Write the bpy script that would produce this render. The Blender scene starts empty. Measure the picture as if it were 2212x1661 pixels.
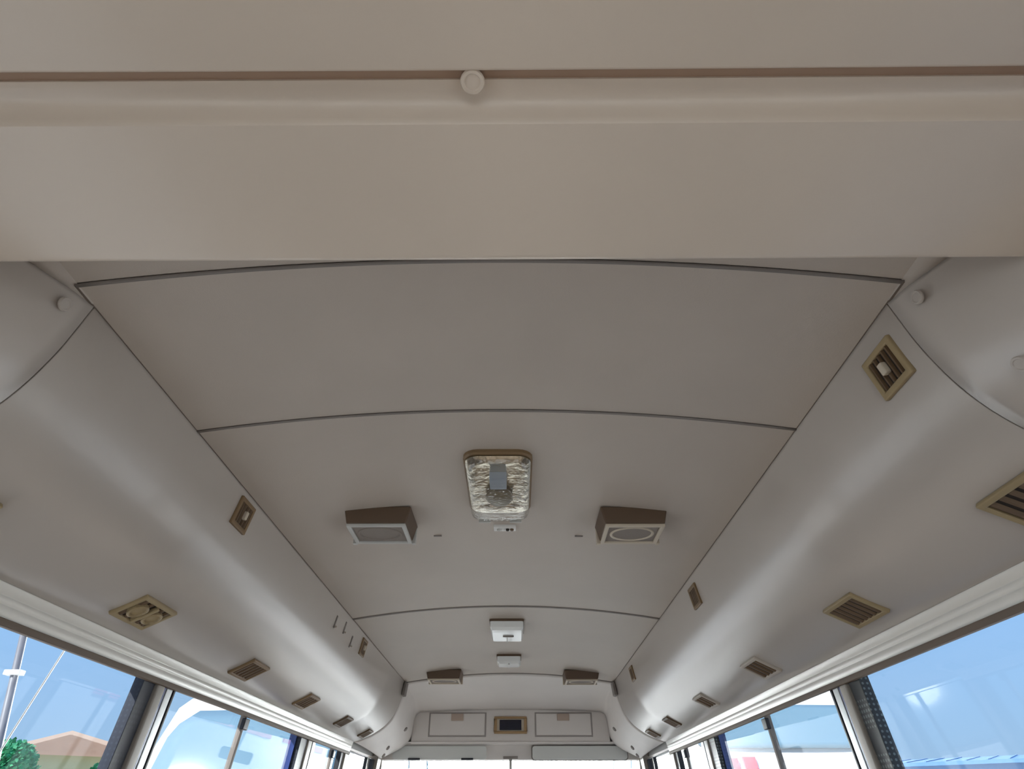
import bpy, bmesh, math, random
from mathutils import Vector, Matrix
random.seed(7)
C = bpy.context.scene.collection
S = bpy.context.scene
H = 1.22            # eye height above the bus floor; profile heights below are given relative to the eye
GZ = -0.78          # ground outside, relative to the bus floor

# ------------------------------------------------------------------ camera
F = 1300.0
PITCH = math.atan(933/F); YAW = math.radians(0.36)
cam = bpy.data.cameras.new('camera'); co = bpy.data.objects.new('camera', cam); C.objects.link(co)
co.location = (0.04, 0, H); co.rotation_euler = (math.pi/2+PITCH, 0, YAW)
cam.sensor_width = 36; cam.lens = F/2212*36; cam.clip_start = 0.02; cam.clip_end = 600
S.camera = co
S.view_settings.view_transform = 'Standard'; S.view_settings.look = 'None'
S.view_settings.gamma = 1; S.view_settings.use_curve_mapping = False
S.view_settings.exposure = 0.1

def ray(px, py):
    v = Vector(((px-1106)/F, -(py-830.5)/F, -1)); v.normalize()
    return co.rotation_euler.to_matrix() @ v
def at_dist(px, py, d):
    r = ray(px, py); h = math.hypot(r.x, r.y)
    return Vector(co.location) + r*(d/h)

# ------------------------------------------------------------------ sky and sun
w = bpy.data.worlds.new('sky'); S.world = w; w.use_nodes = True
nt = w.node_tree; nt.nodes.clear()
out = nt.nodes.new('ShaderNodeOutputWorld'); bg = nt.nodes.new('ShaderNodeBackground')
tc = nt.nodes.new('ShaderNodeTexCoord'); sep = nt.nodes.new('ShaderNodeSeparateXYZ')
nt.links.new(tc.outputs['Generated'], sep.inputs[0])
r1 = nt.nodes.new('ShaderNodeValToRGB'); nt.links.new(sep.outputs['Z'], r1.inputs[0])
cr = r1.color_ramp
cr.elements[0].position = 0.0; cr.elements[0].color = (0.42, 0.58, 0.74, 1)
cr.elements[1].position = 1.0; cr.elements[1].color = (0.13, 0.25, 0.55, 1)
e = cr.elements.new(0.20); e.color = (0.36, 0.58, 0.88, 1)
e = cr.elements.new(0.45); e.color = (0.24, 0.42, 0.78, 1)
# haze glow ahead of the bus, away from the sun, boosted to light the cabin front
dot = nt.nodes.new('ShaderNodeVectorMath'); dot.operation = 'DOT_PRODUCT'
nt.links.new(tc.outputs['Generated'], dot.inputs[0]); dot.inputs[1].default_value = Vector((0.0, 1, 0.12)).normalized()
mr = nt.nodes.new('ShaderNodeMapRange'); mr.interpolation_type = 'SMOOTHSTEP'
mr.inputs[1].default_value = 0.91; mr.inputs[2].default_value = 1.0
nt.links.new(dot.outputs['Value'], mr.inputs[0])
mx = nt.nodes.new('ShaderNodeMix'); mx.data_type = 'RGBA'
nt.links.new(mr.outputs[0], mx.inputs[0]); nt.links.new(r1.outputs[0], mx.inputs[6]); mx.inputs[7].default_value = (115.0, 113.5, 110.0, 1)
nt.links.new(mx.outputs[2], bg.inputs[0]); bg.inputs[1].default_value = 1.0
nt.links.new(bg.outputs[0], out.inputs[0])
sl = bpy.data.lights.new('sun', 'SUN'); sl.energy = 7.6; sl.angle = math.radians(0.6); sl.color = (1, 0.93, 0.84)
so = bpy.data.objects.new('sun', sl); C.objects.link(so)
so.rotation_euler = Vector((0.55, 0.62, -0.60)).to_track_quat('-Z', 'Y').to_euler(); so.location = (-6, -6, 8)

# ------------------------------------------------------------------ materials
def mat(name, col, rough=0.5, metal=0.0, var=0.0, vscale=3.0, bump=0.0, bscale=60.0, col2=None, coat=0.0, spec=0.5, coatr=0.03):
    m = bpy.data.materials.new(name); m.use_nodes = True
    t = m.node_tree; b = t.nodes['Principled BSDF']
    b.inputs['Roughness'].default_value = rough; b.inputs['Metallic'].default_value = metal
    b.inputs['Specular IOR Level'].default_value = spec
    b.inputs['Coat Weight'].default_value = coat
    b.inputs['Coat Roughness'].default_value = coatr
    c = (*col, 1); b.inputs['Base Color'].default_value = c
    tc = t.nodes.new('ShaderNodeTexCoord')
    if var > 0:
        n = t.nodes.new('ShaderNodeTexNoise'); n.inputs['Scale'].default_value = vscale; n.inputs['Detail'].default_value = 4
        t.links.new(tc.outputs['Object'], n.inputs['Vector'])
        r = t.nodes.new('ShaderNodeValToRGB')
        c2 = (*col2, 1) if col2 else (*[max(0, x*(1-var)) for x in col], 1)
        r.color_ramp.elements[0].position = 0.35; r.color_ramp.elements[0].color = c2
        r.color_ramp.elements[1].position = 0.65; r.color_ramp.elements[1].color = c
        t.links.new(n.outputs['Fac'], r.inputs[0]); t.links.new(r.outputs[0], b.inputs['Base Color'])
    if bump > 0:
        n = t.nodes.new('ShaderNodeTexNoise'); n.inputs['Scale'].default_value = bscale; n.inputs['Detail'].default_value = 3
        t.links.new(tc.outputs['Object'], n.inputs['Vector'])
        bp = t.nodes.new('ShaderNodeBump'); bp.inputs['Strength'].default_value = bump; bp.inputs['Distance'].default_value = 0.003
        t.links.new(n.outputs['Fac'], bp.inputs['Height']); t.links.new(bp.outputs[0], b.inputs['Normal'])
    return m
def glass(name, tint, gloss=0.06, rough=0.0, bump=0.0):
    m = bpy.data.materials.new(name); m.use_nodes = True
    t = m.node_tree; t.nodes.clear()
    o = t.nodes.new('ShaderNodeOutputMaterial'); mi = t.nodes.new('ShaderNodeMixShader')
    tr = t.nodes.new('ShaderNodeBsdfTransparent'); gl = t.nodes.new('ShaderNodeBsdfGlossy')
    tr.inputs[0].default_value = (*tint, 1); gl.inputs['Roughness'].default_value = rough
    fr = t.nodes.new('ShaderNodeLayerWeight'); fr.inputs[0].default_value = 0.5
    pw = t.nodes.new('ShaderNodeMath'); pw.operation = 'POWER'; pw.inputs[1].default_value = 5
    ad = t.nodes.new('ShaderNodeMath'); ad.operation = 'MULTIPLY_ADD'; ad.use_clamp = True; ad.inputs[1].default_value = 0.6; ad.inputs[2].default_value = gloss
    t.links.new(fr.outputs['Facing'], pw.inputs[0]); t.links.new(pw.outputs[0], ad.inputs[0]); t.links.new(ad.outputs[0], mi.inputs[0])
    t.links.new(tr.outputs[0], mi.inputs[1]); t.links.new(gl.outputs[0], mi.inputs[2]); t.links.new(mi.outputs[0], o.inputs[0])
    if bump:
        tc = t.nodes.new('ShaderNodeTexCoord'); n = t.nodes.new('ShaderNodeTexVoronoi'); n.inputs['Scale'].default_value = 110
        t.links.new(tc.outputs['Object'], n.inputs['Vector'])
        bp = t.nodes.new('ShaderNodeBump'); bp.inputs['Strength'].default_value = bump; bp.inputs['Distance'].default_value = 0.002
        t.links.new(n.outputs['Distance'], bp.inputs['Height']); t.links.new(bp.outputs[0], gl.inputs['Normal'])
    return m
M = {}
M['panel'] = mat('ceiling_plastic', (0.52, 0.46, 0.405), 0.5, var=0.06, vscale=2.5, bump=0.12, bscale=350)
M['cove'] = mat('duct_plastic', (0.50, 0.452, 0.41), 0.34, var=0.05, vscale=2.0, spec=0.8, coat=0.6, coatr=0.22)
M['duct'] = mat('rear_duct_plastic', (0.68, 0.585, 0.49), 0.3, var=0.05, vscale=2.0, coat=0.35, coatr=0.2, bump=0.03, bscale=250)
M['rail'] = mat('rail_white_plastic', (0.84, 0.82, 0.77), 0.5)
M['railtrim'] = mat('rail_brown_gasket', (0.16, 0.12, 0.09), 0.6)
M['joint'] = mat('brown_joint', (0.40, 0.27, 0.19), 0.6)
M['edge'] = mat('brown_edge_strip', (0.17, 0.135, 0.11), 0.7)
M['cap'] = mat('beige_cap', (0.47, 0.42, 0.36), 0.45)
M['ventframe'] = mat('tan_vent_plastic', (0.33, 0.25, 0.135), 0.45)
M['ventframe2'] = mat('brown_vent_plastic', (0.21, 0.135, 0.065), 0.45)
M['slat'] = mat('brown_slat_plastic', (0.13, 0.08, 0.042), 0.45)
M['dark'] = mat('shade_and_button_black', (0.018, 0.012, 0.009), 0.8)  # near-black that paints the shade inside vents; also one switch button
M['brownbox'] = mat('brown_speaker_plastic', (0.105, 0.063, 0.036), 0.5)
M['tan'] = mat('tan_rim', (0.56, 0.49, 0.39), 0.45)
M['greyrim'] = mat('grey_rim', (0.50, 0.50, 0.48), 0.45)
M['grille'] = mat('grille_cloth', (0.27, 0.235, 0.21), 0.8, bump=0.6, bscale=500)
M['silver'] = mat('lamp_reflector', (0.74, 0.68, 0.58), 0.22, metal=1.0, bump=0.9, bscale=45)
M['socket'] = mat('lamp_socket', (0.36, 0.43, 0.54), 0.5)
M['bulb'] = mat('lamp_shade_oval', (0.20, 0.17, 0.12), 0.4)
M['lens'] = glass('clear_ribbed_lens', (0.90, 0.90, 0.88), 0.10, 0.06, 0.5)
M['opal'] = mat('opal_lens', (0.86, 0.89, 0.89), 0.25, coat=0.4)
M['white'] = mat('white_plastic', (0.78, 0.78, 0.76), 0.4)
M['console'] = mat('console_plastic', (0.70, 0.66, 0.63), 0.45, var=0.04, vscale=4)
M['lockgap'] = mat('locker_gap_grey', (0.33, 0.30, 0.285), 0.7)
M['latch'] = mat('beige_latch', (0.42, 0.33, 0.27), 0.5)
M['gap'] = mat('grey_gap', (0.22, 0.195, 0.18), 0.7)
M['clockframe'] = mat('bronze_frame', (0.33, 0.21, 0.10), 0.4)
M['screen'] = mat('dark_display', (0.006, 0.006, 0.02), 0.15)
M['visor'] = mat('visor_vinyl', (0.62, 0.63, 0.61), 0.6)
M['rubber'] = mat('black_rubber', (0.016, 0.018, 0.026), 0.5)
M['pillar'] = mat('pillar_beige', (0.36, 0.33, 0.29), 0.5)
M['blue'] = mat('blue_paint', (0.03, 0.055, 0.22), 0.3, coat=0.5)
M['alu'] = mat('aluminium_frame', (0.62, 0.64, 0.64), 0.35, metal=0.6)
M['glass'] = glass('side_glass', (0.93, 0.965, 0.98), 0.015)
M['glassb'] = glass('blue_side_glass', (0.91, 0.96, 1.0), 0.018)
M['floor'] = mat('floor_vinyl', (0.27, 0.215, 0.17), 0.6, var=0.2, vscale=8)
M['shell'] = mat('bus_outer_paint', (0.7, 0.7, 0.68), 0.35)
M['lower'] = mat('lower_wall_vinyl', (0.30, 0.26, 0.22), 0.6)
M['ground'] = mat('pale_concrete', (0.50, 0.475, 0.44), 0.9, var=0.15, vscale=0.4)
M['bus'] = mat('white_bus_paint', (0.85, 0.86, 0.87), 0.25, coat=0.6)
M['busglass'] = mat('tinted_bus_glass', (0.16, 0.27, 0.36), 0.08, coat=0.6, spec=0.6)
M['red'] = mat('red_decal', (0.75, 0.06, 0.10), 0.4)
M['chrome'] = mat('chrome', (0.8, 0.8, 0.8), 0.1, metal=1)
M['tyre'] = mat('tyre', (0.02, 0.02, 0.02), 0.8)
M['lampglass'] = mat('headlamp_glass', (0.75, 0.78, 0.8), 0.1, coat=1)
M['leaf'] = mat('green_leaves', (0.03, 0.30, 0.12), 0.6, var=0.5, vscale=1.0, col2=(0.02, 0.15, 0.08))
M['bark'] = mat('bark', (0.16, 0.11, 0.07), 0.9)
M['wallb'] = mat('house_wall', (0.45, 0.44, 0.26), 0.9)
M['roofp'] = mat('peach_roof', (0.72, 0.50, 0.38), 0.8)
M['steel'] = mat('galvanised_pole', (0.17, 0.17, 0.19), 0.5)
M['bluer'] = mat('blue_metal_roof', (0.10, 0.22, 0.42), 0.5)
M['bluew'] = mat('pale_blue_wall', (0.25, 0.38, 0.58), 0.6)
# dotted ceramic edge of the right panes: printed dots
def frit(name, a, b):
    m = mat(name, a, 0.5); t = m.node_tree
    tc = t.nodes.new('ShaderNodeTexCoord'); ck = t.nodes.new('ShaderNodeTexVoronoi'); ck.inputs['Scale'].default_value = 85; ck.inputs['Randomness'].default_value = 0
    t.links.new(tc.outputs['Object'], ck.inputs['Vector'])
    r = t.nodes.new('ShaderNodeValToRGB'); r.color_ramp.interpolation = 'CONSTANT'
    r.color_ramp.elements[0].color = (*b, 1); r.color_ramp.elements[1].position = 0.33; r.color_ramp.elements[1].color = (*a, 1)
    t.links.new(ck.outputs['Distance'], r.inputs[0]); t.links.new(r.outputs[0], t.nodes['Principled BSDF'].inputs['Base Color'])
    return m
M['frit'] = frit('dotted_black_edge', (0.02, 0.024, 0.028), (0.13, 0.16, 0.165))
M['fritd'] = frit('dotted_navy_edge', (0.010, 0.014, 0.03), (0.018, 0.024, 0.042))

# ------------------------------------------------------------------ mesh helpers
def mk(name, verts, faces, m, parent=None, smooth=False, bevel=0.0, solid=0.0, off=0):
    me = bpy.data.meshes.new(name); me.from_pydata([tuple(v) for v in verts], [], faces); me.update()
    bm = bmesh.new(); bm.from_mesh(me); bmesh.ops.remove_doubles(bm, verts=bm.verts, dist=1e-6)
    bmesh.ops.recalc_face_normals(bm, faces=bm.faces); bm.to_mesh(me); bm.free()
    me.materials.append(m); o = bpy.data.objects.new(name, me); C.objects.link(o)
    if smooth:
        for p in me.polygons: p.use_smooth = True
    if solid:
        s = o.modifiers.new('s', 'SOLIDIFY'); s.thickness = solid; s.offset = off
    if bevel:
        b = o.modifiers.new('b', 'BEVEL'); b.width = bevel; b.segments = 2; b.limit_method = 'ANGLE'; b.angle_limit = math.radians(35)
        for p in me.polygons: p.use_smooth = True
        nm = o.modifiers.new('n', 'WEIGHTED_NORMAL'); nm.keep_sharp = True
    if parent: o.parent = parent
    return o
class G:
    def __init__(s): s.v = []; s.f = []
    def box(s, x0, x1, y0, y1, z0, z1):
        n = len(s.v)
        s.v += [(x0,y0,z0),(x1,y0,z0),(x1,y1,z0),(x0,y1,z0),(x0,y0,z1),(x1,y0,z1),(x1,y1,z1),(x0,y1,z1)]
        s.f += [[n+i for i in q] for q in ((0,3,2,1),(4,5,6,7),(0,1,5,4),(1,2,6,5),(2,3,7,6),(3,0,4,7))]
        return s
    def hexa(s, a):      # 8 points: bottom loop, top loop
        n = len(s.v); s.v += [tuple(p) for p in a]
        s.f += [[n+i for i in q] for q in ((0,3,2,1),(4,5,6,7),(0,1,5,4),(1,2,6,5),(2,3,7,6),(3,0,4,7))]
        return s
    def tube(s, p, q, r0, r1=None, n=10):
        r1 = r0 if r1 is None else r1
        p, q = Vector(p), Vector(q); d = (q-p).normalized()
        a = d.orthogonal().normalized(); b = d.cross(a); k = len(s.v)
        for c, r in ((p, r0), (q, r1)):
            for i in range(n):
                t = 2*math.pi*i/n; s.v.append(tuple(c+a*r*math.cos(t)+b*r*math.sin(t)))
        for i in range(n): j = (i+1) % n; s.f.append([k+i, k+j, k+n+j, k+n+i])
        s.f.append([k+i for i in range(n)][::-1]); s.f.append([k+n+i for i in range(n)])
        return s
    def ring(s, X, Y, x, y, z0, z1):   # rectangular frame: outer half sizes X,Y, inner x,y
        k = len(s.v)
        for z in (z0, z1):
            for a, b in ((X, Y), (x, y)): s.v += [(-a,-b,z),(a,-b,z),(a,b,z),(-a,b,z)]
        for i in range(4):
            j = (i+1) % 4
            s.f += [[k+i, k+j, k+4+j, k+4+i], [k+8+i, k+12+i, k+12+j, k+8+j], [k+i, k+8+i, k+8+j, k+j], [k+4+i, k+4+j, k+12+j, k+12+i]]
        return s
    def frus(s, X, Y, x, y, z0, z1):   # tapered block
        return s.hexa([(-X,-Y,z0),(X,-Y,z0),(X,Y,z0),(-X,Y,z0),(-x,-y,z1),(x,-y,z1),(x,y,z1),(-x,y,z1)])
    def mk(s, name, m, parent=None, **k): return mk(name, s.v, s.f, m, parent, **k)
def rrect(hx, hy, r, n=5):
    pts = []
    for cx, cy, a0 in ((hx-r, hy-r, 0), (-hx+r, hy-r, 90), (-hx+r, -hy+r, 180), (hx-r, -hy+r, 270)):
        for i in range(n+1):
            a = math.radians(a0+90*i/n); pts.append((cx+r*math.cos(a), cy+r*math.sin(a)))
    return pts
def stack(levels):      # levels: list of (hx, hy, r, z, dx, dy) -> closed lofted solid
    v = []; f = []; n = None
    for hx, hy, r, z, dx, dy in levels:
        p = rrect(hx, hy, r); n = len(p); v += [(x+dx, y+dy, z) for x, y in p]
    for k in range(len(levels)-1):
        for i in range(n): j = (i+1) % n; f.append([k*n+i, k*n+j, (k+1)*n+j, (k+1)*n+i])
    f.append(list(range(n))[::-1]); f.append([(len(levels)-1)*n+i for i in range(n)])
    return v, f
def lathe_pts(prof, n=20):
    v = []; f = []
    for r, z in prof:
        for i in range(n): a = 2*math.pi*i/n; v.append((r*math.cos(a), r*math.sin(a), z))
    for k in range(len(prof)-1):
        for i in range(n): j = (i+1) % n; f.append([k*n+i, k*n+j, (k+1)*n+j, (k+1)*n+i])
    f.append(list(range(n))[::-1]); f.append([(len(prof)-1)*n+i for i in range(n)])
    return v, f
def grid(secs, name, m, parent, solid=0.006, off=0, smooth=True, bevel=0):
    n = len(secs[0]); v = [p for s in secs for p in s]; f = []
    for k in range(len(secs)-1):
        for i in range(n-1): f.append([k*n+i, k*n+i+1, (k+1)*n+i+1, (k+1)*n+i])
    return mk(name, v, f, m, parent, smooth=smooth, solid=solid, off=off, bevel=bevel)
def thing(name, label, cat, loc, rot=None, group=None):
    o = bpy.data.objects.new(name, None); C.objects.link(o); o.empty_display_size = 0.1
    o.matrix_world = Matrix.Translation(loc) @ (rot.to_4x4() if rot else Matrix.Identity(4))
    o['label'] = label; o['category'] = cat
    if group: o['group'] = group
    return o
def tag(o, label, cat, group=None):
    o['label'] = label; o['category'] = cat
    if group: o['group'] = group
    return o
def struct(o): o['kind'] = 'structure'; return o
def axes(x, y, z): return Matrix((x, y, z)).transposed()

# ------------------------------------------------------------------ bus cross section (half, relative to the centre line; z relative to the eye)
EX, EZ, TOPZ = 0.62, 0.65, 0.70
def cz(x): return EZ+(TOPZ-EZ)*(1-(x/EX)**2)
PROF = [(0.6225,0.6515),(0.630,0.61),(0.638,0.57),(0.647,0.54),(0.659,0.508),(0.677,0.474),(0.702,0.442),(0.735,0.413),(0.775,0.388),(0.82,0.366),(0.855,0.353),(0.884,0.347)]
def smooth_prof(P, k=4):     # Catmull-Rom
    o = []
    for i in range(len(P)-1):
        p0 = P[max(i-1, 0)]; p1 = P[i]; p2 = P[i+1]; p3 = P[min(i+2, len(P)-1)]
        for j in range(k):
            t = j/k
            o.append(tuple(0.5*(2*b+(c-a)*t+(2*a-5*b+4*c-d)*t*t+(3*b-a-3*c+d)*t**3) for a, b, c, d in zip(p0, p1, p2, p3)))
    o.append(P[-1]); return o
SP = smooth_prof(PROF)
Y0, YS1, YS2, YS3, YS4 = 0.30, 0.645, 1.069, 2.533, 3.955
RXT, RZT, RXB, RZB = 0.888, 0.347, 0.902, 0.286      # window rail top / bottom
def wx(z): return 0.907+(RZB-z)*0.10                 # leaning plane of the side glass (z relative)

# ------------------------------------------------------------------ setting: ceiling
shell = G()
shell.box(-1.0, 1.0, -1.75, 4.75, 0.80+H, 0.84+H)
for s in (-1, 1):
    a, b = sorted((s*0.925, s*1.0)); shell.box(a, b, -1.75, 4.95, 0.325+H, 0.80+H)
shell.hexa([(-1,4.75,0.80+H),(1,4.75,0.80+H),(1,4.98,0.50+H),(-1,4.98,0.50+H),(-1,4.75,0.84+H),(1,4.75,0.84+H),(1,5.02,0.52+H),(-1,5.02,0.52+H)])
shell.box(-1.0, 1.0, 4.96, 5.02, 0.33+H, 0.52+H)
ceiling = struct(shell.mk('ceiling', M['shell']))
def ceil_panel(y0, y1, m=None, e=EX+0.0005):
    xs = [-e+2*e*i/28 for i in range(29)]
    return grid([[(x, y, cz(x)+H+0.004) for x in xs] for y in (y0, (y0+y1)/2, y1)], 'ceiling_panel', m or M['panel'], ceiling, solid=0.008, bevel=0.0015)
def seam(y, w_, m='gap'):
    xs = [-0.621+1.242*i/28 for i in range(29)]
    grid([[(x, yy, cz(x)+H-0.0008) for x in xs] for yy in (y-w_, y+w_)], 'seam_strip', M[m], ceiling, solid=0.0025)
g = 0.0035
for s_ in (-1, 1):
    a_, b_ = sorted((s_*0.6195, s_*0.6235))
    G().box(a_, b_, YS1, YS4, 0.6492+H, 0.6535+H).mk('edge_strip', M['edge'], ceiling)
seam(YS1, 0.0034); seam(YS2, 0.0030); seam(YS3, 0.009); seam(YS4-0.001, 0.009)
ceil_panel(-1.6, YS1-g); ceil_panel(YS1+g, YS2-g); ceil_panel(YS2+g, YS3-g); ceil_panel(YS3+g, YS4-g)

# ------------------------------------------------------------------ setting: side walls, windows
def build_side(s, tagname):
    low = G()
    zt, zb = -0.45, -H
    low.hexa([(s*wx(zb), -1.7, 0), (s*1.02, -1.7, 0), (s*1.02, 4.9, 0), (s*wx(zb), 4.9, 0),
              (s*wx(zt), -1.7, zt+H), (s*(wx(zt)+0.05), -1.7, zt+H), (s*(wx(zt)+0.05), 4.9, zt+H), (s*wx(zt), 4.9, zt+H)])
    wall = struct(low.mk('wall_'+tagname, M['lower']))
    # long duct cover
    ys = [YS1+0.05, 1.3, 2.0, 2.7, 3.4, YS4-0.002]
    grid([[(s*x, y, z+H) for x, z in SP] for y in ys], 'duct_cover', M['cove'], wall, solid=0.005)
    # rear quarter cover flaring outwards behind the seam
    secs = []
    for y, dx in ((YS1+0.0475, 0.0), (0.66, 0.010), (0.60, 0.038), (0.54, 0.07), (0.5, 0.085), (0.35, 0.13), (0.1, 0.16), (-0.4, 0.16), (-1.6, 0.16)):
        secs.append([(s*(x+dx*max(0, 1-max(0, (x-0.63))/0.26)), y, z+H) for x, z in SP])
    grid(secs, 'quarter_cover', M['cove'], wall, solid=0.005)
    # small filler between the ceiling edge and the flared quarter cover
    grid([[(s*0.617, y, 0.652+H), (s*(0.630+d), y, 0.652+H)] for y, d in ((YS1+0.04, 0.0), (0.60, 0.038), (0.54, 0.07), (0.5, 0.085), (0.35, 0.13), (0.1, 0.16), (-1.6, 0.16))], 'corner_filler', M['panel'], wall, solid=0.005)
    # window rail with two shallow grooves
    rp = [(RXT-0.004, RZT+0.004), (RXT, RZT-0.004), (RXT+0.004, RZT-0.018), (RXT+0.006, RZT-0.0195), (RXT+0.0045, RZT-0.021), (RXT+0.007, RZT-0.031), (RXT+0.009, RZT-0.0325), (RXT+0.0075, RZT-0.034), (RXB, RZB+0.012), (RXB+0.002, RZB+0.010)]
    grid([[(s*x, y, z+H) for x, z in rp] for y in (-1.6, 1.0, 3.955)], 'window_rail', M['rail'], wall, solid=0.004)
    gk = G()
    a, b = sorted((s*(RXB-0.006), s*(RXB+0.006))); gk.box(a, b, -1.6, 3.955, RZB-0.004+H, RZB+0.0095+H)
    gk.mk('rail_gasket', M['railtrim'], wall, bevel=0.002)
    tg = G(); a, b = sorted((s*0.874, s*0.892)); tg.box(a, b, -1.6, 3.955, RZT+0.003+H, RZT+0.008+H)
    tg.mk('shadow_gap_strip', M['gap'], wall)
    return wall
wl = build_side(-1, 'left'); wr = build_side(1, 'right')

def lean_box(s, y0, y1, z0, z1, t0, t1):   # slab in the leaning window plane; t = offset outwards
    return [(s*(wx(z0)+t0), y0, z0+H), (s*(wx(z0)+t1), y0, z0+H), (s*(wx(z0)+t1), y1, z0+H), (s*(wx(z0)+t0), y1, z0+H),
            (s*(wx(z1)+t0), y0, z1+H), (s*(wx(z1)+t1), y0, z1+H), (s*(wx(z1)+t1), y1, z1+H), (s*(wx(z1)+t0), y1, z1+H)]
ZB = -0.45; ZT = RZB+0.024
wn = [0]
def window(s, y0, y1, split=None, gm='glass', edge=None, dividers=True):
    wn[0] += 1
    o = struct(G().hexa(lean_box(s, y0, y1, ZB, ZB+0.03, 0, 0.03)).hexa(lean_box(s, y0, y1, ZT-0.004, ZT, 0.008, 0.03)).mk('window_%d' % wn[0], M['rubber']))
    spans = [(y0, y1)] if not split else [(y0, split), (split, y1)]
    for i, (a, b) in enumerate(spans):
        G().hexa(lean_box(s, a+0.004, b-0.004, ZB+0.02, ZT-0.006, 0.014+0.008*i, 0.018+0.008*i)).mk('pane', M[gm], o)
    if split:
        G().hexa(lean_box(s, split-0.009, split+0.009, ZB, ZT-0.004, 0.008, 0.026)).mk('sash_bar', M['gap'], o, bevel=0.002)
        G().hexa(lean_box(s, split-0.022, split+0.02, RZB-0.040, RZB-0.006, -0.002, 0.012)).mk('sash_catch', M['rubber'], o, bevel=0.003)
    for (a, b, mm, nm) in (edge or []):
        G().hexa(lean_box(s, a, b, ZB, ZT-0.004, 0.003, 0.030)).mk(nm, M[mm], o, bevel=0.0015)
    return o
def pillar(s, wall, y0, y1, tm='pillar', pr=0.005):
    # a beige trim on the cabin side and the blue body behind it
    G().hexa(lean_box(s, y0, y1, ZB, ZB*0+RZB-0.002, -pr, 0.012)).mk('pillar_trim', M[tm], wall, bevel=0.004)
for s, wall in ((-1, wl), (1, wr)):
    fr = 'fritd' if s < 0 else 'frit'
    window(s, -0.30, 1.745, gm='glassb', edge=[(1.685, 1.742, fr, 'dotted_edge')])
    pillar(s, wall, 1.748, 1.785)
    G().hexa(lean_box(s, 1.745, 1.85, ZB, ZT, 0.02, 0.05)).mk('body_pillar', M['blue'], wall)
    window(s, 1.795, 3.06, split=2.41, edge=[(1.788, 1.806, 'blue', 'blue_edge'), (1.812, 1.842, 'alu', 'sash_frame'), (1.850, 1.860, 'rubber', 'sash_seal')])
    G().hexa(lean_box(s, 3.05, 3.36, ZB, ZT, 0.02, 0.05)).mk('body_pillar', M['blue'], wall)
    pillar(s, wall, 3.16, 3.22)
    G().hexa(lean_box(s, 3.06, 3.15, ZB, ZT, 0.0, 0.02)).mk('pillar_seal', M[fr], wall)
    window(s, 3.25, 3.87, split=3.66, edge=[(3.26, 3.30, 'alu', 'sash_frame'), (3.82, 3.87, 'rubber', 'sash_seal')])
    pillar(s, wall, 3.88, 3.95)
    # cab side window ahead
    window(s, 3.98, 4.72, edge=[(3.98, 4.01, 'rubber', 'sash_seal'), (4.68, 4.72, 'rubber', 'sash_seal'), (4.50, 4.515, 'rubber', 'quarter_bar')])
    window(s, -1.62, -0.36, split=-1.0)
    G().hexa(lean_box(s, -0.36, -0.30, ZB, RZB-0.002, -0.005, 0.05)).mk('pillar_trim', M['pillar'], wall)
    G().hexa(lean_box(s, 4.72, 4.84, ZB, ZT+0.05, -0.02, 0.05)).mk('pillar_trim', M['pillar'], wall)

# floor, rear and front walls
struct(G().box(-1.02, 1.02, -1.75, 4.95, -0.04, 0.0).mk('floor', M['floor']))
rw = struct(G().box(-1.0, 1.0, -1.76, -1.70, 0, ZB+H).box(-1.0, 1.0, -1.76, -1.70, 0.45+H, 0.84+H).box(-1.0, -0.80, -1.76, -1.70, ZB+H, 0.45+H).box(0.80, 1.0, -1.76, -1.70, ZB+H, 0.45+H).mk('wall_back', M['lower']))
wn[0] += 1
bw = struct(G().box(-0.8, 0.8, -1.74, -1.72, ZB+H, ZB+0.03+H).mk('window_%d' % wn[0], M['rubber']))
G().box(-0.8, 0.8, -1.735, -1.730, ZB+H, 0.45+H).mk('pane', M['glass'], bw)
fw = struct(G().box(-1.0, 1.0, 4.95, 5.02, 0, ZB+H).mk('wall_front', M['lower']))
wn[0] += 1
ws = struct(G().box(-0.90, 0.90, 4.935, 4.965, 0.318+H, 0.335+H).mk('window_%d' % wn[0], M['rubber']))
G().box(-0.90, 0.90, 4.945, 4.950, ZB+H, 0.325+H).mk('pane', M['glass'], ws)
G().hexa([(-0.9,4.45,0.55),(0.9,4.45,0.55),(0.9,4.95,0.55),(-0.9,4.95,0.55),(-0.9,4.45,0.70),(0.9,4.45,0.70),(0.9,4.95,0.76),(-0.9,4.95,0.76)]).mk('dashboard', M['cove'], fw, bevel=0.03)  # unseen dashboard, added to bounce windscreen light up to the console
for s in (-1, 1):
    a, b = sorted((s*0.88, s*0.98)); G().box(a, b, 4.84, 4.96, ZB+H, 0.36+H).mk('corner_post', M['pillar'], fw, bevel=0.01)

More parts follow.
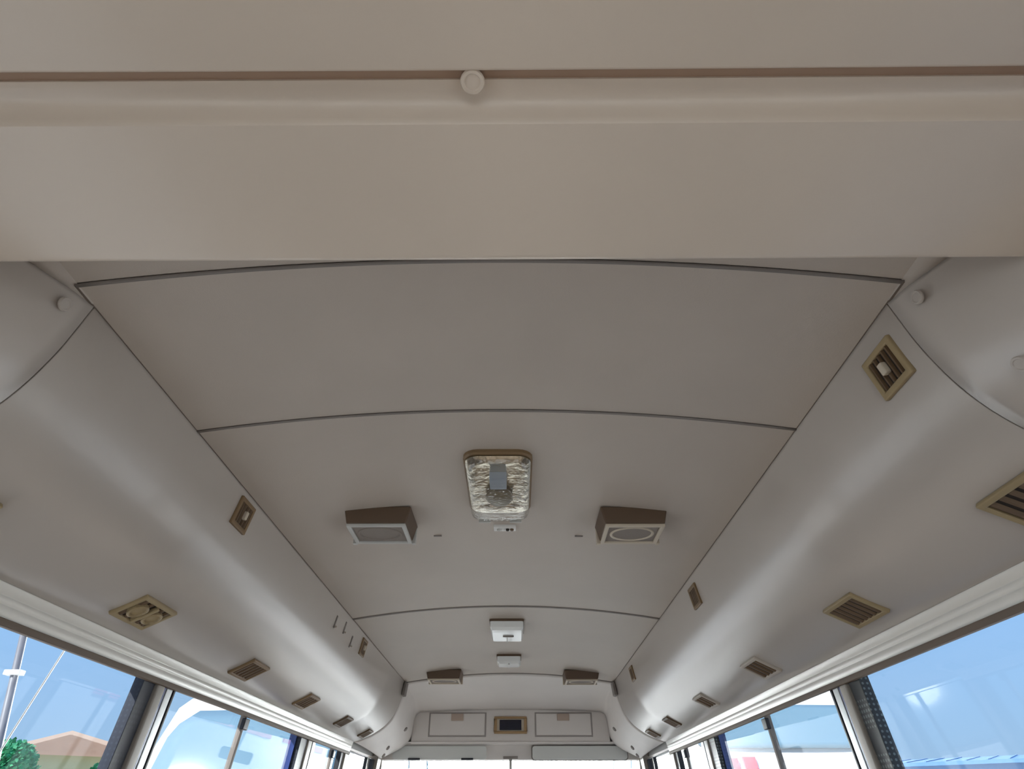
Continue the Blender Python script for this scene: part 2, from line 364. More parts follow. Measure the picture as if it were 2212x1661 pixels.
# ------------------------------------------------------------------ cab ceiling console ahead
con = thing('overhead_console', 'pale grey moulded overhead console with two lockers above the windscreen', 'console', (0, 4.73, H+0.40))
def K(x, y, z): return (x, y-4.73, z-0.40)     # relative-height point -> console local
HP0 = [(EX*i/14, cz(EX*i/14)-0.002) for i in range(15)]+SP[1:]
n1 = len(SP)-1
P1k = [(0.625,0.592),(0.655,0.575),(0.668,0.54),(0.672,0.49),(0.678,0.45),(0.69,0.42),(0.715,0.395),(0.75,0.372),(0.80,0.35),(0.84,0.332),(0.872,0.318)]
P1s = smooth_prof(P1k, 5)
def resamp(P, n):
    L = [0]
    for i in range(len(P)-1): L.append(L[-1]+math.dist(P[i], P[i+1]))
    o = []
    for k in range(n):
        t = L[-1]*k/(n-1); i = max(j for j in range(len(P)) if L[j] <= t+1e-9); i = min(i, len(P)-2)
        u = (t-L[i])/(L[i+1]-L[i]); o.append(tuple(a+(b-a)*u for a, b in zip(P[i], P[i+1])))
    return o
HP1 = [(0.625*i/14, 0.605-0.013*(i/14)**2) for i in range(15)]+resamp(P1s, n1+1)[1:]
secs = []
for k in range(13):
    t = k/12; y = YS4+0.003+(4.735-YS4)*t
    tz = t*t*(1.6-0.6*t); tx = t*t*(3-2*t)
    half = [(a[0]+(b[0]-a[0])*tx, a[1]+(b[1]-a[1])*tz) for a, b in zip(HP0, HP1)]
    secs.append([K(-x, y, z) for x, z in reversed(half)]+[K(x, y, z) for x, z in half[1:]])
grid(secs, 'shell', M['console'], con, solid=0.006)
# face with the two lockers and the clock opening
fb = G(); YF = 4.73
fb.box(-0.675, 0.675, 0.0, 0.02, 0.0, 0.205)
fb.mk('face_panel', M['console'], con)
fl = G(); fl.hexa([K(-0.70,4.72,0.405),K(0.70,4.72,0.405),K(0.76,4.81,0.398),K(-0.76,4.81,0.398),K(-0.70,4.72,0.412),K(0.70,4.72,0.412),K(0.76,4.81,0.405),K(-0.76,4.81,0.405)])
fl.mk('ledge', M['console'], con, bevel=0.002)
lp = G(); lp.hexa([K(-0.90,4.83,0.315),K(0.90,4.83,0.315),K(0.90,4.95,0.315),K(-0.90,4.95,0.315),K(-0.90,4.81,0.405),K(0.90,4.81,0.405),K(0.90,4.95,0.42),K(-0.90,4.95,0.42)])
lp.mk('header_panel', M['console'], con, bevel=0.003)
for s in (-1, 1):
    xc = s*0.365; wd, z0, z1 = 0.198, 0.440-0.40, 0.588-0.40
    G().box(xc-wd, xc+wd, -0.004, 0.003, z0, z1).mk('locker_gap', M['lockgap'], con, bevel=0.003)
    d = G().box(xc-wd+0.010, xc+wd-0.010, -0.011, 0.0, z0+0.010, z1-0.008).mk('locker_door', M['console'], con, bevel=0.004)
    G().box(xc-0.002-0.042, xc-0.002+0.042, -0.019, -0.010, z1-0.052, z1-0.010).mk('latch', M['latch'], d, bevel=0.003)
ck = G()
ck.v = []; ck = G()
for bx in ((-0.112,0.112,-0.014,0.0,0.058,0.074),(-0.112,0.112,-0.014,0.0,0.148,0.162),(-0.112,-0.092,-0.014,0.0,0.074,0.148),(0.092,0.112,-0.014,0.0,0.074,0.148)): ck.box(*bx)
clk = ck.mk('clock', M['clockframe'], con, bevel=0.003); clk['label'] = 'bronze framed clock with dark display'
G().box(-0.092, 0.092, -0.004, 0.0, 0.074, 0.148).mk('surround', M['tan'], clk)
G().box(-0.075, 0.075, -0.009, -0.002, 0.080, 0.142).mk('display', M['screen'], clk, bevel=0.002)
# small slots / screws on the side mouldings of the console
for s in (-1, 1):
    for (y, x, z) in ((4.32, 0.667, 0.455), (4.45, 0.79, 0.365), (4.62, 0.845, 0.335)):
        v, f = lathe_pts([(0.014, 0.0), (0.014, 0.004), (0.010, 0.007)], 14)
        nrm = Vector((-s*0.75, -0.2, -0.6)).normalized(); q = nrm.to_track_quat('Z', 'Y')
        mk('screw', [q @ Vector(p)+Vector(K(s*(x-0.012), y, z-0.01)) for p in v], f, M['gap'], con)
# dark lugs where the duct covers meet the console
for s, nm in ((-1, 'left'), (1, 'right')):
    G().hexa([(s*0.612, 3.90, 0.575+H),(s*0.632, 3.90, 0.575+H),(s*0.632, 3.97, 0.575+H),(s*0.612, 3.97, 0.575+H),
              (s*0.604, 3.90, 0.645+H),(s*0.620, 3.90, 0.645+H),(s*0.620, 3.97, 0.645+H),(s*0.604, 3.97, 0.645+H)]).mk('joint_clip', M['gap'], wl if s < 0 else wr, bevel=0.004)

# sun visors
def visor(x0, x1, label, clips, dark):
    t = thing('sun_visor', label, 'sun visor', ((x0+x1)/2, 4.788, H+0.353)); hw = (x1-x0)/2
    v, f = stack([(hw, 0.038, 0.016, -0.009, 0, 0), (hw+0.001, 0.040, 0.018, -0.006, 0, 0), (hw+0.001, 0.040, 0.018, 0.006, 0, 0), (hw, 0.038, 0.016, 0.009, 0, 0)])
    mk('pad', [(p[0], p[2]-0.004, p[1]-0.001) for p in v], f, M['visor'], t, smooth=False)
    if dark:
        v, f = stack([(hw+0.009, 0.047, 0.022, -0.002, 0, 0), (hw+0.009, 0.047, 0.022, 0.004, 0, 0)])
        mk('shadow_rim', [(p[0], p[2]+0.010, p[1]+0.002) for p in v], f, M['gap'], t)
    for cx in clips:
        G().box(cx-0.04, cx+0.04, -0.022, 0.0, -0.044, -0.032).mk('clip', M['rubber'], t, bevel=0.002)
    return t
visor(0.150, 0.790, 'wide pale sun visor with dark outline above the right half of windscreen', (), True)
visor(-0.800, -0.165, 'pale sun visor held by two dark clips above the left half of windscreen', (-0.17, 0.19), False)
mir = thing('rear_view_mirror', 'grey rear-view mirror stem hanging at the middle of the windscreen', 'mirror', (0.0, 4.79, H+0.32))
G().box(-0.05, 0.05, -0.012, 0.02, -0.004, 0.012).mk('bracket', M['gap'], mir, bevel=0.003)
G().tube((0, 0, 0), (0, -0.02, -0.14), 0.010).mk('stem', M['greyrim'], mir, smooth=True)
v, f = stack([(0.12, 0.032, 0.015, -0.01, 0, 0), (0.125, 0.036, 0.018, 0.006, 0, 0)])
mk('mirror_head', [(p[0], p[2]-0.03, p[1]-0.17) for p in v], f, M['rubber'], mir)

# ------------------------------------------------------------------ rear transverse air duct above the camera
duct = thing('air_duct_housing', 'wide beige plastic duct housing crossing the whole roof overhead', 'duct', (0, 0.45, H+0.58))
def D(x, y, z): return (x, y-0.45, z-0.58)
def dprof(pts, name, m, sm=True, bow=0.0):
    N = 24; secs = []
    for y, z in pts: secs.append([D(x, y-bow*(x/0.8)**2, z+H-H) for x in [-0.82+1.64*i/N for i in range(N+1)]])
    n = len(secs[0]); v = [p for q in secs for p in q]; f = []
    for k in range(len(secs)):
        k2 = (k+1) % len(secs)
        for i in range(N): f.append([k*n+i, k*n+i+1, k2*n+i+1, k2*n+i])
    f.append([k*n for k in range(len(secs))]); f.append([k*n+N for k in range(len(secs))])
    return mk(name, v, f, m, duct, smooth=sm)
def arc(cy, cz_, r, a0, a1, n=6): return [(cy+r*math.cos(math.radians(a0+(a1-a0)*i/n)), cz_+r*math.sin(math.radians(a0+(a1-a0)*i/n))) for i in range(n+1)]
# main pan: gently sagging underside, rounded ridge towards the camera, square far lip
pan = [(0.3165,0.640),(0.3165,0.6095),(0.322,0.611)]
pan += [(0.328,0.6115),(0.333,0.6108),(0.337,0.6085),(0.3405,0.6040),(0.3435,0.5980),(0.346,0.5915),(0.3475,0.5860),(0.3495,0.5832),(0.37,0.582),(0.42,0.5805),(0.48,0.580),(0.525,0.580)]
pan += arc(0.528, 0.592, 0.012, -85, 0, 6)+[(0.540,0.660),(0.530,0.668),(0.325,0.668)]
p = dprof(pan, 'main_pan', M['duct'], bow=0.001)
es = p.modifiers.new('e', 'EDGE_SPLIT'); es.split_angle = math.radians(50)
# upper rear panel with a stepped lip
up = [(-0.25,0.655),(-0.25,0.607),(0.10,0.6045),(0.27,0.604),(0.302,0.604)]+arc(0.302,0.608,0.004,-80,0,3)+[(0.306,0.64),(0.29,0.655)]
p = dprof(up, 'rear_panel', M['duct'], bow=0.002)
es = p.modifiers.new('e', 'EDGE_SPLIT'); es.split_angle = math.radians(50)
st = [(0.305,0.668),(0.305,0.6125),(0.318,0.6125),(0.318,0.668)]
dprof(st, 'joint_strip', M['joint'], sm=False, bow=0.002)
def disc(parent_inv, P_, nrm, name, m, r=0.013, parent=None, h=0.005):
    v, f = lathe_pts([(r*0.95, 0.0), (r, h*0.5), (r*0.92, h), (r*0.7, h), (r*0.62, h*0.75), (0.001, h*0.75)], 22)
    q = Vector(nrm).normalized().to_track_quat('Z', 'Y')
    return mk(name, [q @ Vector(p)+Vector(P_) for p in v], f, m, parent)
cy = 0.317
disc(None, D(-0.002, cy, 0.6085), (0, -0.15, -1), 'screw_cap', M['duct'], 0.0125, duct, 0.006)
# round caps on the quarter covers
def cap_on(s, y, zz, wall, off=0.0):
    i = min(range(len(SP)), key=lambda k: abs(SP[k][1]-zz)); x, z = SP[i]
    a, b = SP[max(i-1, 0)], SP[i+1]; t = Vector((b[0]-a[0], 0, b[1]-a[1])).normalized()
    n = Vector((t.z, 0, -t.x)); n = n if n.x < 0 else -n
    disc(None, Vector((s*(x+off), y, z+H))+Vector((n.x*s, 0, n.z))*0.003, (n.x*s, 0, n.z), 'screw_cap', M['cove'], 0.011, wall)
cap_on(-1, 0.655, 0.625, wl, 0.008); cap_on(1, 0.648, 0.622, wr, 0.009); cap_on(1, 0.615, 0.475, wr, 0.015)

# ------------------------------------------------------------------ vents
def prof_frame(s, x_abs=None, z_rel=None):
    if z_rel is not None: i = min(range(1, len(SP)-1), key=lambda k: abs(SP[k][1]-z_rel))
    else: i = min(range(1, len(SP)-1), key=lambda k: abs(SP[k][0]-x_abs))
    a, b = SP[i-1], SP[i+1]; t = Vector((s*(b[0]-a[0]), 0, b[1]-a[1])).normalized()
    n = Vector((0, 1, 0)).cross(t)
    if n.z > 0 or n.x*s > 0: n = -n
    yv = n.cross(Vector((0, 1, 0))).normalized()      # x' = bus axis, z' = into the cabin
    return Vector((s*SP[i][0], 0, SP[i][1]+H)), axes(Vector((0, 1, 0)), yv, n)
def vent(s, y, hx, hy, label, z=None, x=None, kind='plain', fm='ventframe', nsl=5):
    p, R = prof_frame(s, x, z); p.y = y
    t = thing('air_vent', label, 'vent', p+R @ Vector((0, 0, 0.002)), R)
    G().box(-hx+0.004, hx-0.004, -hy+0.004, hy-0.004, -0.006, 0.002).mk('cavity_shade', M['dark'], t)  # no hole here: a dark plate stands in for shade behind the slats
    G().ring(hx, hy, hx-0.011, hy-0.011, -0.002, 0.007).mk('frame', M[fm], t, bevel=0.0025)
    ix, iy = hx-0.011, hy-0.011
    for k in range(nsl):       # slats run across the bus
        c = -ix+2*ix*(k+0.5)/nsl; w_ = ix/nsl*0.42
        G().hexa([(c-w_,-iy,0.0015),(c+w_*0.2,-iy,0.0015),(c+w_*0.2,iy,0.0015),(c-w_,iy,0.0015),(c-w_*0.2,-iy,0.0062),(c+w_,-iy,0.0062),(c+w_,iy,0.0062),(c-w_*0.2,iy,0.0062)]).mk('slat', M['slat'], t)
    if kind == 'knob':
        G().box(-0.006, 0.006, -0.010, 0.010, 0.003, 0.014).mk('knob', M['tan'], t, bevel=0.002)
    if kind == 'nozzle':
        for c in (-0.55, 0.55):
            v, f = lathe_pts([(0.024, 0.001), (0.024, 0.010), (0.019, 0.012), (0.017, 0.008), (0.001, 0.008)], 18)
            mk('nozzle', [(a_+c*ix*0.95, b_*0.9, c_) for a_, b_, c_ in v], f, M['ventframe'], t)
        G().box(-0.005, 0.005, -iy, iy, 0.002, 0.012).mk('bar', M['ventframe'], t, bevel=0.002)
    return t
PX = 0.800
vent(-1, 0.795, 0.070, 0.045, 'tan air vent at the left picture edge, nearest on the left duct', x=PX)
vent(-1, 1.395, 0.070, 0.041, 'tan vent with two round nozzles, under the left duct over the big left window', x=PX, kind='nozzle', fm='ventframe')
vent(-1, 2.05, 0.070, 0.042, 'brown air vent under the left duct, next one ahead of the two-nozzle vent', x=PX, fm='ventframe2')
vent(-1, 2.68, 0.066, 0.040, 'small brown air vent under the left duct above the sash bar of left window', x=PX, fm='ventframe2', nsl=4)
vent(-1, 3.31, 0.060, 0.038, 'small dark air vent under the left duct, last but one before the console', x=PX, fm='slat', nsl=4)
vent(-1, 3.83, 0.055, 0.036, 'tiny dark air vent at the front end of the left duct', x=PX, fm='slat', nsl=3)
vent(1, 0.800, 0.075, 0.046, 'tan slatted air vent cut by the right picture edge', x=PX, nsl=6)
vent(1, 1.390, 0.070, 0.042, 'tan framed slatted vent under the right duct over the big right window', x=PX, nsl=6)
vent(1, 2.03, 0.070, 0.043, 'slatted dark brown vent beside the orange glow under the right duct', x=PX, fm='cap', nsl=4)
vent(1, 2.69, 0.064, 0.040, 'small dark vent under the right duct above the sash bar of right window', x=PX, fm='cap', nsl=3)
vent(1, 3.34, 0.058, 0.038, 'small brown vent under the right duct, last but one before the console', x=PX, fm='slat', nsl=3)
vent(1, 3.84, 0.055, 0.036, 'tiny brown vent at the front end of the right duct', x=PX, fm='slat', nsl=3)
vent(1, 0.765, 0.041, 0.037, 'square tan vent with dark upright slats high on the right duct, nearest', z=0.583, kind='knob', nsl=5)
vent(1, 2.02, 0.042, 0.034, 'brown square vent high on the right duct beside the long ceiling panel', z=0.590, fm='ventframe2', nsl=4)
vent(1, 3.34, 0.042, 0.034, 'far dark square vent high on the right duct near the console', z=0.590, fm='ventframe2', nsl=4)
vent(-1, 1.38, 0.042, 0.035, 'brown square vent high on the left duct beside the long ceiling panel', z=0.603, fm='ventframe2', kind='knob', nsl=4)
vent(-1, 2.80, 0.042, 0.034, 'dark square vent high on the left duct just past the ceiling seam', z=0.603, fm='ventframe2', kind='knob', nsl=4)
for (y, zz, lb) in ((2.33, 0.585, 'thin dark hook slot high on the left duct, nearer one'), (2.46, 0.60, 'thin grey hook slot high on the left duct, between slot and seam'), (2.60, 0.58, 'thin dark hook slot on the left duct just past the ceiling seam')):
    p, R = prof_frame(-1, z_rel=zz); p.y = y
    t = thing('coat_hook', lb, 'hook', p+R @ Vector((0, 0, 0.002)), R)
    G().box(-0.006, 0.006, -0.022, 0.022, -0.001, 0.003).mk('plate', M['gap'], t, bevel=0.001)
    G().tube((0, -0.014, 0.003), (0, -0.018, 0.012), 0.003).mk('hook', M['cap'], t)

# ------------------------------------------------------------------ lights, speakers, switches on the ceiling (local z' = down)
RC = axes(Vector((1, 0, 0)), Vector((0, -1, 0)), Vector((0, 0, -1)))    # x' right, y' towards the camera
def ceil_at(x, y): return Vector((x, y, cz(x)+H))
lt = thing('ceiling_light', 'large clear-lensed dome light between the two nearer brown speakers', 'ceiling light', ceil_at(-0.002, 1.405), RC)
v, f = stack([(0.083, 0.170, 0.035, -0.002, 0, 0), (0.083, 0.170, 0.035, 0.008, 0, 0), (0.079, 0.166, 0.032, 0.012, 0, 0)])
mk('base', v, f, M['ventframe2'], lt)
# a reflector dish: raised rim, hollow middle
v = []; f = []; n = None
for hx, hy, r, z in ((0.078, 0.162, 0.032, 0.014), (0.070, 0.150, 0.03, 0.020), (0.048, 0.118, 0.02, 0.013), (0.040, 0.105, 0.018, 0.0125)):
    p = rrect(hx, hy, r); n = len(p); v += [(a, b, z) for a, b in p]
for k in range(3):
    for i in range(n): j = (i+1) % n; f.append([k*n+i, k*n+j, (k+1)*n+j, (k+1)*n+i])
f.append([3*n+i for i in range(n)])
mk('reflector', v, f, M['silver'], lt, smooth=True)
G().box(-0.022, 0.020, 0.020, 0.080, 0.012, 0.032).mk('bulb_holder', M['socket'], lt, bevel=0.002)
v, f = lathe_pts([(0.012, 0.010), (0.034, 0.016), (0.036, 0.024), (0.028, 0.032), (0.004, 0.034)], 24)
mk('bulb', [(a, b*1.35-0.045, c) for a, b, c in v], f, M['bulb'], lt, smooth=True)
lv = [(0.080, 0.166, 0.034, 0.010), (0.079, 0.164, 0.034, 0.026), (0.074, 0.156, 0.034, 0.040), (0.064, 0.142, 0.032, 0.048), (0.045, 0.115, 0.026, 0.052)]
v, f = stack([(a, b, c, d, 0, 0) for a, b, c, d in lv]); mk('lens', v, f, M['lens'], lt, smooth=True)
for s in (-1, 1): G().box(s*0.042-0.016, s*0.042+0.016, -0.150, -0.145, 0.040, 0.049).mk('clip', M['greyrim'], lt)
def small_light(x, y, hx, hy, h, label, extra):
    t = thing('ceiling_light', label, 'ceiling light', ceil_at(x, y), RC)
    v, f = stack([(hx+0.004, hy+0.004, 0.012, -0.002, 0, 0), (hx+0.004, hy+0.004, 0.012, 0.010, 0, 0)]); mk('base', v, f, M['brownbox'], t)
    v, f = stack([(hx, hy, 0.012, 0.009, 0, 0), (hx, hy-0.002, 0.012, h*0.75, 0, 0), (hx-0.008, hy-0.012, 0.01, h, 0, 0)]); mk('lens', v, f, M['opal'], t)
    G().box(-0.003, 0.003, -hy+0.01, (0 if extra else hy-0.01), h-0.002, h+0.004).mk('rib', M['greyrim'], t)
    if extra:
        G().box(-0.018, 0.030, -0.004, 0.010, h-0.002, h+0.005).mk('switch', M['gap'], t, bevel=0.002)
    else:
        G().box(-hx, hx, -hy-0.012, -hy, 0.0, 0.012).mk('end_plate', M['cap'], t)
    return t
small_light(0.000, 2.84, 0.072, 0.115, 0.045, 'white box light with a small switch just past the third ceiling seam', True)
small_light(0.002, 3.49, 0.062, 0.060, 0.045, 'small far white light between the two front speakers', False)
def speaker(x, y, hx, hy, label, rim, box, tilt):
    t = thing('ceiling_speaker', label, 'speaker', ceil_at(x, y), RC)
    G().frus(hx+0.012, hy+0.006, hx, hy, -0.004, 0.044).mk('housing', M[box], t, bevel=0.004)
    G().ring(hx, hy, hx-0.011, hy-0.011, 0.043, 0.051).mk('rim', M[rim], t, bevel=0.002)
    g_ = G().box(-hx+0.012, hx-0.012, -hy+0.010, hy-0.010, 0.040, 0.046).mk('grille', M['grille'], t)
    v, f = lathe_pts([(1.0, 0.045), (0.97, 0.0485), (0.90, 0.0490), (0.86, 0.0463)], 28)
    mk('cone_ring', [(a*(hx-0.018), b*(hy-0.018), c) for a, b, c in v], f[:-2], M['grille'] if rim == 'greyrim' else M['tan'], g_)
    for sx in (-1, 1):
        G().box(sx*(hx+0.004)-0.006, sx*(hx+0.004)+0.006, -hy-0.012, -hy+0.002, -0.002, 0.05).mk('bracket', M[rim], t, bevel=0.002)
    return t
speaker(-0.337, 1.60, 0.080, 0.066, 'brown box speaker with grey rim, left of the large dome light', 'greyrim', 'brownbox', 0)
speaker(0.362, 1.60, 0.080, 0.066, 'brown box speaker with tan rim and oval grille, right of the large dome light', 'tan', 'brownbox', 0)
speaker(-0.375, 3.83, 0.090, 0.072, 'far brown box speaker on the front ceiling seam, left side', 'tan', 'brownbox', 0)
speaker(0.415, 3.83, 0.090, 0.072, 'far brown box speaker on the front ceiling seam, right side', 'tan', 'brownbox', 0)
sw = thing('switch_panel', 'tiny white panel of round buttons behind the large dome light', 'switch', ceil_at(0.008, 1.70), RC)
G().box(-0.033, 0.033, -0.017, 0.017, -0.001, 0.008).mk('plate', M['white'], sw, bevel=0.002)
for k, mm in enumerate(('greyrim', 'white', 'dark', 'slat')):
    v, f = lathe_pts([(0.0055, 0.007), (0.0055, 0.011), (0.004, 0.013)], 12)
    mk('button', [(a-0.018+0.013*k, b, c) for a, b, c in v], f, M[mm], sw)
for x, lb in ((-0.197, 'small dark slot clip on the ceiling between left speaker and dome light'), (0.232, 'small dark slot clip on the ceiling between right speaker and dome light')):
    tag(G().box(-0.012, 0.012, -0.004, 0.004, -0.001, 0.003).mk('ceiling_clip', M['gap'], None, bevel=0.001), lb, 'clip').matrix_world = Matrix.Translation(ceil_at(x, 1.755)) @ RC.to_4x4()

# ------------------------------------------------------------------ outside
struct(G().box(-120, 120, -120, 160, GZ-0.2, GZ).mk('ground', M['ground']))
def white_bus(ox, oy, label, deco, Lb=6.4, rot=0.0, Hh=2.62, belt=2.5, wb=1.9):
    t = thing('bus', label, 'bus', (ox, oy, GZ), Matrix.Rotation(rot, 3, 'Z'))
    top = lambda y: 1.12+(Hh-1.12)*min(1, max(0, y)/0.6)**0.62
    W = lambda z: 1.0-max(0, z-1.0)*0.04-(max(0, z-2.6)**2)*0.4
    secs = []
    ys = [0, 0.03, 0.08, 0.16, 0.28, 0.42, 0.58, 0.78, 1.2, 3.0, Lb-0.3, Lb-0.08, Lb]
    for y in ys:
        tp = top(y)-(0.05 if y > Lb-0.2 else 0); sh = 0.93 if y in (0,) else (0.98 if y < 0.1 else 1); zz = [0.34, 0.45, 0.8, 1.0]
        zs = zz+[1.0+(tp-0.12-1.0)*k/4 for k in range(1, 5)]
        half = [(W(z)*sh, z) for z in zs]+[(W(tp)*sh-0.07, tp-0.04), (W(tp)*sh-0.20, tp), (0, tp+0.02)]
        secs.append([(x, y, z) for x, z in half]+[(-x, y, z) for x, z in reversed(half[:-1])])
    n = len(secs[0]); v = [p for q in secs for p in q]; f = []
    for k in range(len(secs)-1):
        for i in range(n): j = (i+1) % n; f.append([k*n+i, k*n+j, (k+1)*n+j, (k+1)*n+i])
    f.append(list(range(n))); f.append([(len(secs)-1)*n+i for i in range(n)])
    b = mk('body', v, f, M['bus'], t, smooth=True)
    b.modifiers.new('e', 'EDGE_SPLIT').split_angle = math.radians(40)
    # windscreen following the rake
    secs = []
    for k in range(9):
        z = wb+(Hh-0.2-wb)*k/8; y = 0.6*((z-1.12)/(Hh-1.12))**(1/0.62)-0.02
        wv = W(z)-0.12-0.16*max(0, k-6)/2*((k-6)/2)-(0.05 if k == 0 else 0)
        secs.append([(wv*u, y-0.03*(1-u*u)+0.0, z) for u in [-1+2*i/10 for i in range(11)]])
    grid(secs, 'windscreen', M['busglass'], t, solid=0.02)
    for s in (-1, 1):
        for (a, c, z0) in ((0.85, 1.75, belt), (1.85, 3.0, belt), (3.1, 4.5, belt), (4.6, Lb-0.35, belt)):
            z1 = Hh-0.2
            G().hexa([(s*(W(z0)-0.01), a, z0),(s*(W(z0)+0.012), a, z0),(s*(W(z0)+0.012), c, z0),(s*(W(z0)-0.01), c, z0),
                      (s*(W(z1)-0.03), a+0.06, z1),(s*(W(z1)+0.010), a+0.06, z1),(s*(W(z1)+0.010), c, z1),(s*(W(z1)-0.03), c, z1)]).mk('side_window', M['busglass'], t, bevel=0.004)
        G().box(s*0.78-0.14, s*0.78+0.14, -0.03, 0.04, 0.72, 0.92).mk('headlight', M['lampglass'], t, bevel=0.02)
        for yw in (1.2, Lb-1.5):
            v, f = lathe_pts([(0.36, -0.11), (0.38, -0.08), (0.38, 0.08), (0.36, 0.11), (0.2, 0.11)], 28)
            mk('wheel', [(c+s*0.90, a+yw, b_+0.38) for a, b_, c in v], f, M['tyre'], t)
        arm = G().tube((s*0.92, 0.35, 1.85), (s*1.16, 0.05, 1.95), 0.018).mk('mirror_arm', M['rubber'], t)
        G().box(s*1.16-0.09, s*1.16+0.09, 0.0, 0.07, 1.62, 1.97).mk('mirror_head', M['rubber'], arm, bevel=0.02)
        if deco:
            for (a, c, z0, z1) in ((1.2, 3.4, belt-0.13, belt-0.04), (3.9, 5.8, belt-0.12, belt-0.04), (1.0, 1.9, 0.86, 0.95)):
                G().hexa([(s*(W(z0)-0.01), a, z0),(s*(W(z0)+0.014), a, z0),(s*(W(z0)+0.014), c, z0),(s*(W(z0)-0.01), c, z0),(s*(W(z1)-0.01), a, z1),(s*(W(z1)+0.014), a, z1),(s*(W(z1)+0.014), c, z1),(s*(W(z1)-0.01), c, z1)]).mk('red_stripe', M['red'], t)
    if deco:
        for (a, c, z0, z1) in ((-0.86, -0.50, 2.33, 2.42), (-0.45, -0.34, 2.33, 2.43)):
            yf = [0.6*((z-1.12)/(Hh-1.12))**(1/0.62)-0.03 for z in (z0, z1)]
            G().hexa([(a,yf[0]-0.01,z0),(c,yf[0]-0.01,z0),(c,yf[0]+0.04,z0),(a,yf[0]+0.04,z0),(a,yf[1]-0.01,z1),(c,yf[1]-0.01,z1),(c,yf[1]+0.04,z1),(a,yf[1]+0.04,z1)]).mk('red_stripe', M['red'], t)
    G().box(-0.95, 0.95, -0.08, 0.05, 0.34, 0.62).mk('bumper', M['bus'], t, bevel=0.03)
    G().box(-0.5, 0.5, -0.02, 0.03, 0.74, 0.90).mk('grille', M['rubber'], t, bevel=0.01)
    for s in (-1, 1): G().tube((s*0.25, 0.02, 1.22), (s*0.75, 0.10, 1.62), 0.012).mk('wiper', M['rubber'], t)
    return t
white_bus(-2.38, 6.0, 'tall white bus with raked windscreen parked outside the left sliding window', False, rot=math.radians(-2), Hh=3.02)
white_bus(2.50, 6.0, 'tall white bus with red stripes parked outside the right sliding window', True, rot=math.radians(1), Hh=3.06, wb=2.5)

# light pole with bracket and guy wire, outside the big left window
pb = at_dist(8, 1560, 14.0); pt = at_dist(52, 1368, 14.0)
pole = thing('light_pole', 'grey pole with a white crossarm seen through the big left window', 'pole', (pb.x, pb.y, GZ))
pd = (pt-pb)/(pt.z-pb.z); gb = pb+pd*(GZ-pb.z); pole.location = gb; pb = gb
top_ = pt+pd*0.1; bpy.context.view_layer.update()
G().tube((0, 0, 0), top_-gb, 0.075, 0.055).mk('shaft', M['steel'], pole, smooth=True)
zc = at_dist(28, 1453, 14.0).z-GZ; xc_ = pd.x*zc; yc_ = pd.y*zc
G().box(xc_-0.14, xc_+0.14, yc_-0.09, yc_+0.05, zc-0.04, zc+0.04).mk('crossarm', M['white'], pole, bevel=0.01)
tl = top_-gb; G().box(tl.x+0.03, tl.x+0.16, tl.y-0.06, tl.y+0.06, tl.z-0.12, tl.z-0.04).mk('lamp_head', M['white'], pole, bevel=0.02)
wa = at_dist(142, 1400, 13); wb = at_dist(5, 1615, 13)
d_ = (wa-wb).normalized()
wire = thing('cable', 'thin pale slanting cable right of the pole beyond the big left window', 'cable', (wb.x, wb.y, GZ))
e0 = wb-d_*3.2; e1 = wa+d_*4
G().tube(e0-Vector((wb.x, wb.y, GZ)), e1-Vector((wb.x, wb.y, GZ)), 0.014, n=6).mk('strand', M['pillar'], wire)
# house with a peach gabled roof
hp = at_dist(150, 1655, 30)
hs = thing('house', 'pale yellow house with a peach gabled roof beyond the big left window', 'house', (hp.x, hp.y, GZ), Matrix.Rotation(math.radians(32), 3, 'Z'))
zt_ = at_dist(155, 1630, 30).z-GZ; za = at_dist(155, 1588, 30).z-GZ
G().box(-1.9, 1.5, 0, 5, 0, zt_).mk('wall', M['wallb'], hs)
mk('roof', [(-2.2,-0.3,zt_-0.05),(2.4,-0.3,zt_-0.05),(-0.3,-0.3,za),(-2.2,5.3,zt_-0.05),(2.4,5.3,zt_-0.05),(-0.3,5.3,za),
            (-2.2,-0.3,zt_+0.1),(2.4,-0.3,zt_+0.1),(-0.3,-0.3,za+0.12),(-2.2,5.3,zt_+0.1),(2.4,5.3,zt_+0.1),(-0.3,5.3,za+0.12)],
   [(0,1,2),(3,5,4),(6,8,7),(9,10,11),(0,2,5,3),(1,4,5,2),(6,9,11,8),(7,8,11,10),(0,3,9,6),(1,7,10,4),(0,6,7,1),(3,4,10,9)], M['roofp'], hs)
G().box(-1.2, -0.4, -0.05, 0.02, zt_-1.7, zt_-0.7).mk('window', M['busglass'], hs)
G().box(0.3, 1.1, -0.05, 0.02, zt_-1.7, zt_-0.7).mk('window', M['busglass'], hs)
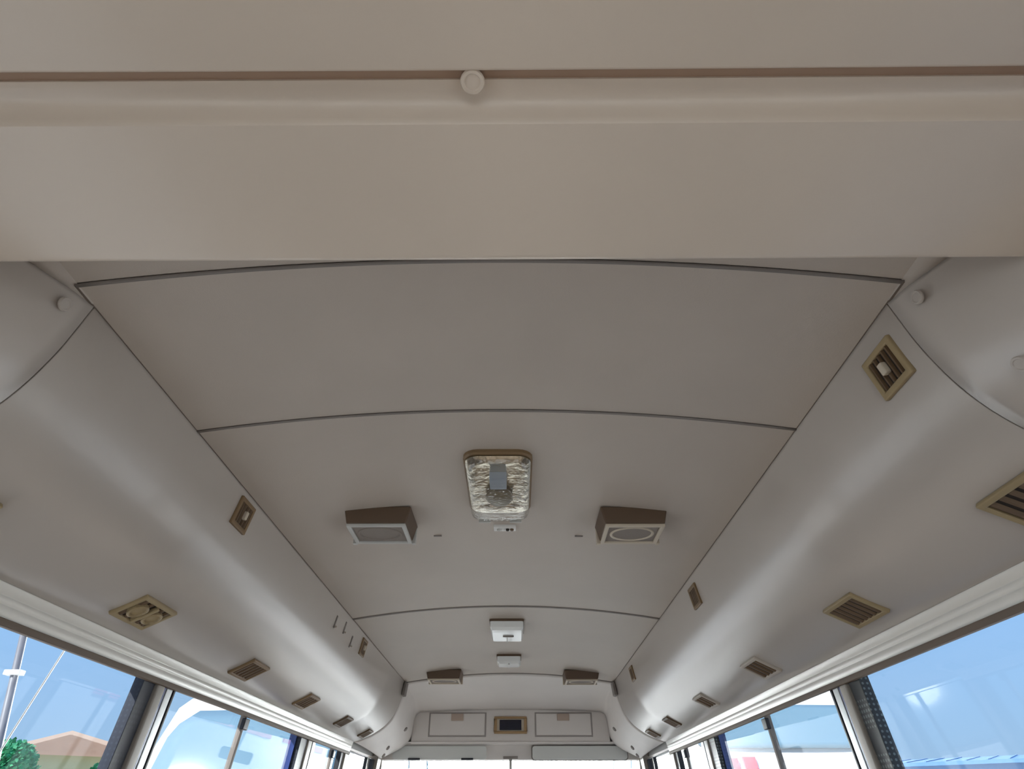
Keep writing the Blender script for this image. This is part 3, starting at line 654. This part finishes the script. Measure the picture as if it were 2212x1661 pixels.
# trees
def tree(px, py, d, r, label):
    c = at_dist(px, py, d); rr = random.Random(int(px*7+py))
    t = thing('tree', label, 'tree', (c.x, c.y, GZ)); hgt = c.z-GZ
    tg = G().tube((0, 0, 0), (0.1, 0, hgt-r*0.5), 0.22, 0.12)
    for k in range(5):
        a = k*1.25; tg.tube((0.05, 0, hgt-r*1.1), (math.cos(a)*r*0.5, math.sin(a)*r*0.5, hgt-r*0.2), 0.07, 0.03, n=6)
    tg.mk('trunk', M['bark'], t)
    v = []; f = []
    blobs = [(rr.uniform(-.5, .5)*r, rr.uniform(-.5, .5)*r, rr.uniform(-.45, .35)*r, rr.uniform(.4, .6)*r) for _ in range(12)]
    for _ in range(5200):
        bx, by, bz, br = rr.choice(blobs)
        dv = Vector((rr.gauss(0, 1), rr.gauss(0, 1), rr.gauss(0, 1))).normalized()*br*rr.uniform(0.75, 1.03)
        p = Vector((bx, by, bz+hgt))+dv; sz = 0.03*r+0.05
        a = Vector((rr.gauss(0, 1), rr.gauss(0, 1), rr.gauss(0, 1))).normalized()*sz; b2 = a.orthogonal().normalized()*sz*0.7
        k = len(v); v += [p-a, p+b2, p+a, p-b2]; f.append((k, k+1, k+2, k+3))
    me = bpy.data.meshes.new('foliage'); me.from_pydata([tuple(q) for q in v], [], f); me.materials.append(M['leaf'])
    o = bpy.data.objects.new('foliage', me); C.objects.link(o); o.parent = t; o['kind'] = 'stuff'
    return t
tree(5, 1668, 26, 1.05, 'green tree at the lower left corner beyond the big left window')
tree(240, 1690, 24, 0.85, 'low green tree right of the peach roofed house')
# blue-roofed shed on the right
bp_ = at_dist(2075, 1655, 26)
sh = thing('shed', 'long blue metal shed low beyond the big right window', 'shed', (bp_.x, bp_.y, GZ), Matrix.Rotation(math.radians(-38), 3, 'Z'))
z1 = at_dist(2060, 1645, 26).z-GZ; z2 = at_dist(2060, 1617, 26).z-GZ
G().box(-3.0, 3.4, 0, 4, 0, z1).mk('wall', M['bluew'], sh)
G().hexa([(-3.2,-0.3,z1-0.1),(3.6,-0.3,z1-0.1),(3.6,4.2,z2-0.1),(-3.2,4.2,z2-0.1),(-3.2,-0.3,z1),(3.6,-0.3,z1),(3.6,4.2,z2),(-3.2,4.2,z2)]).mk('roof', M['bluer'], sh)
for k in range(13): 
    x = -3.1+k*0.55; G().hexa([(x,-0.3,z1),(x+0.05,-0.3,z1),(x+0.05,4.2,z2),(x,4.2,z2),(x,-0.3,z1+0.02),(x+0.05,-0.3,z1+0.02),(x+0.05,4.2,z2+0.02),(x,4.2,z2+0.02)]).mk('roof_rib', M['bluer'], sh)
bpy.context.view_layer.update()
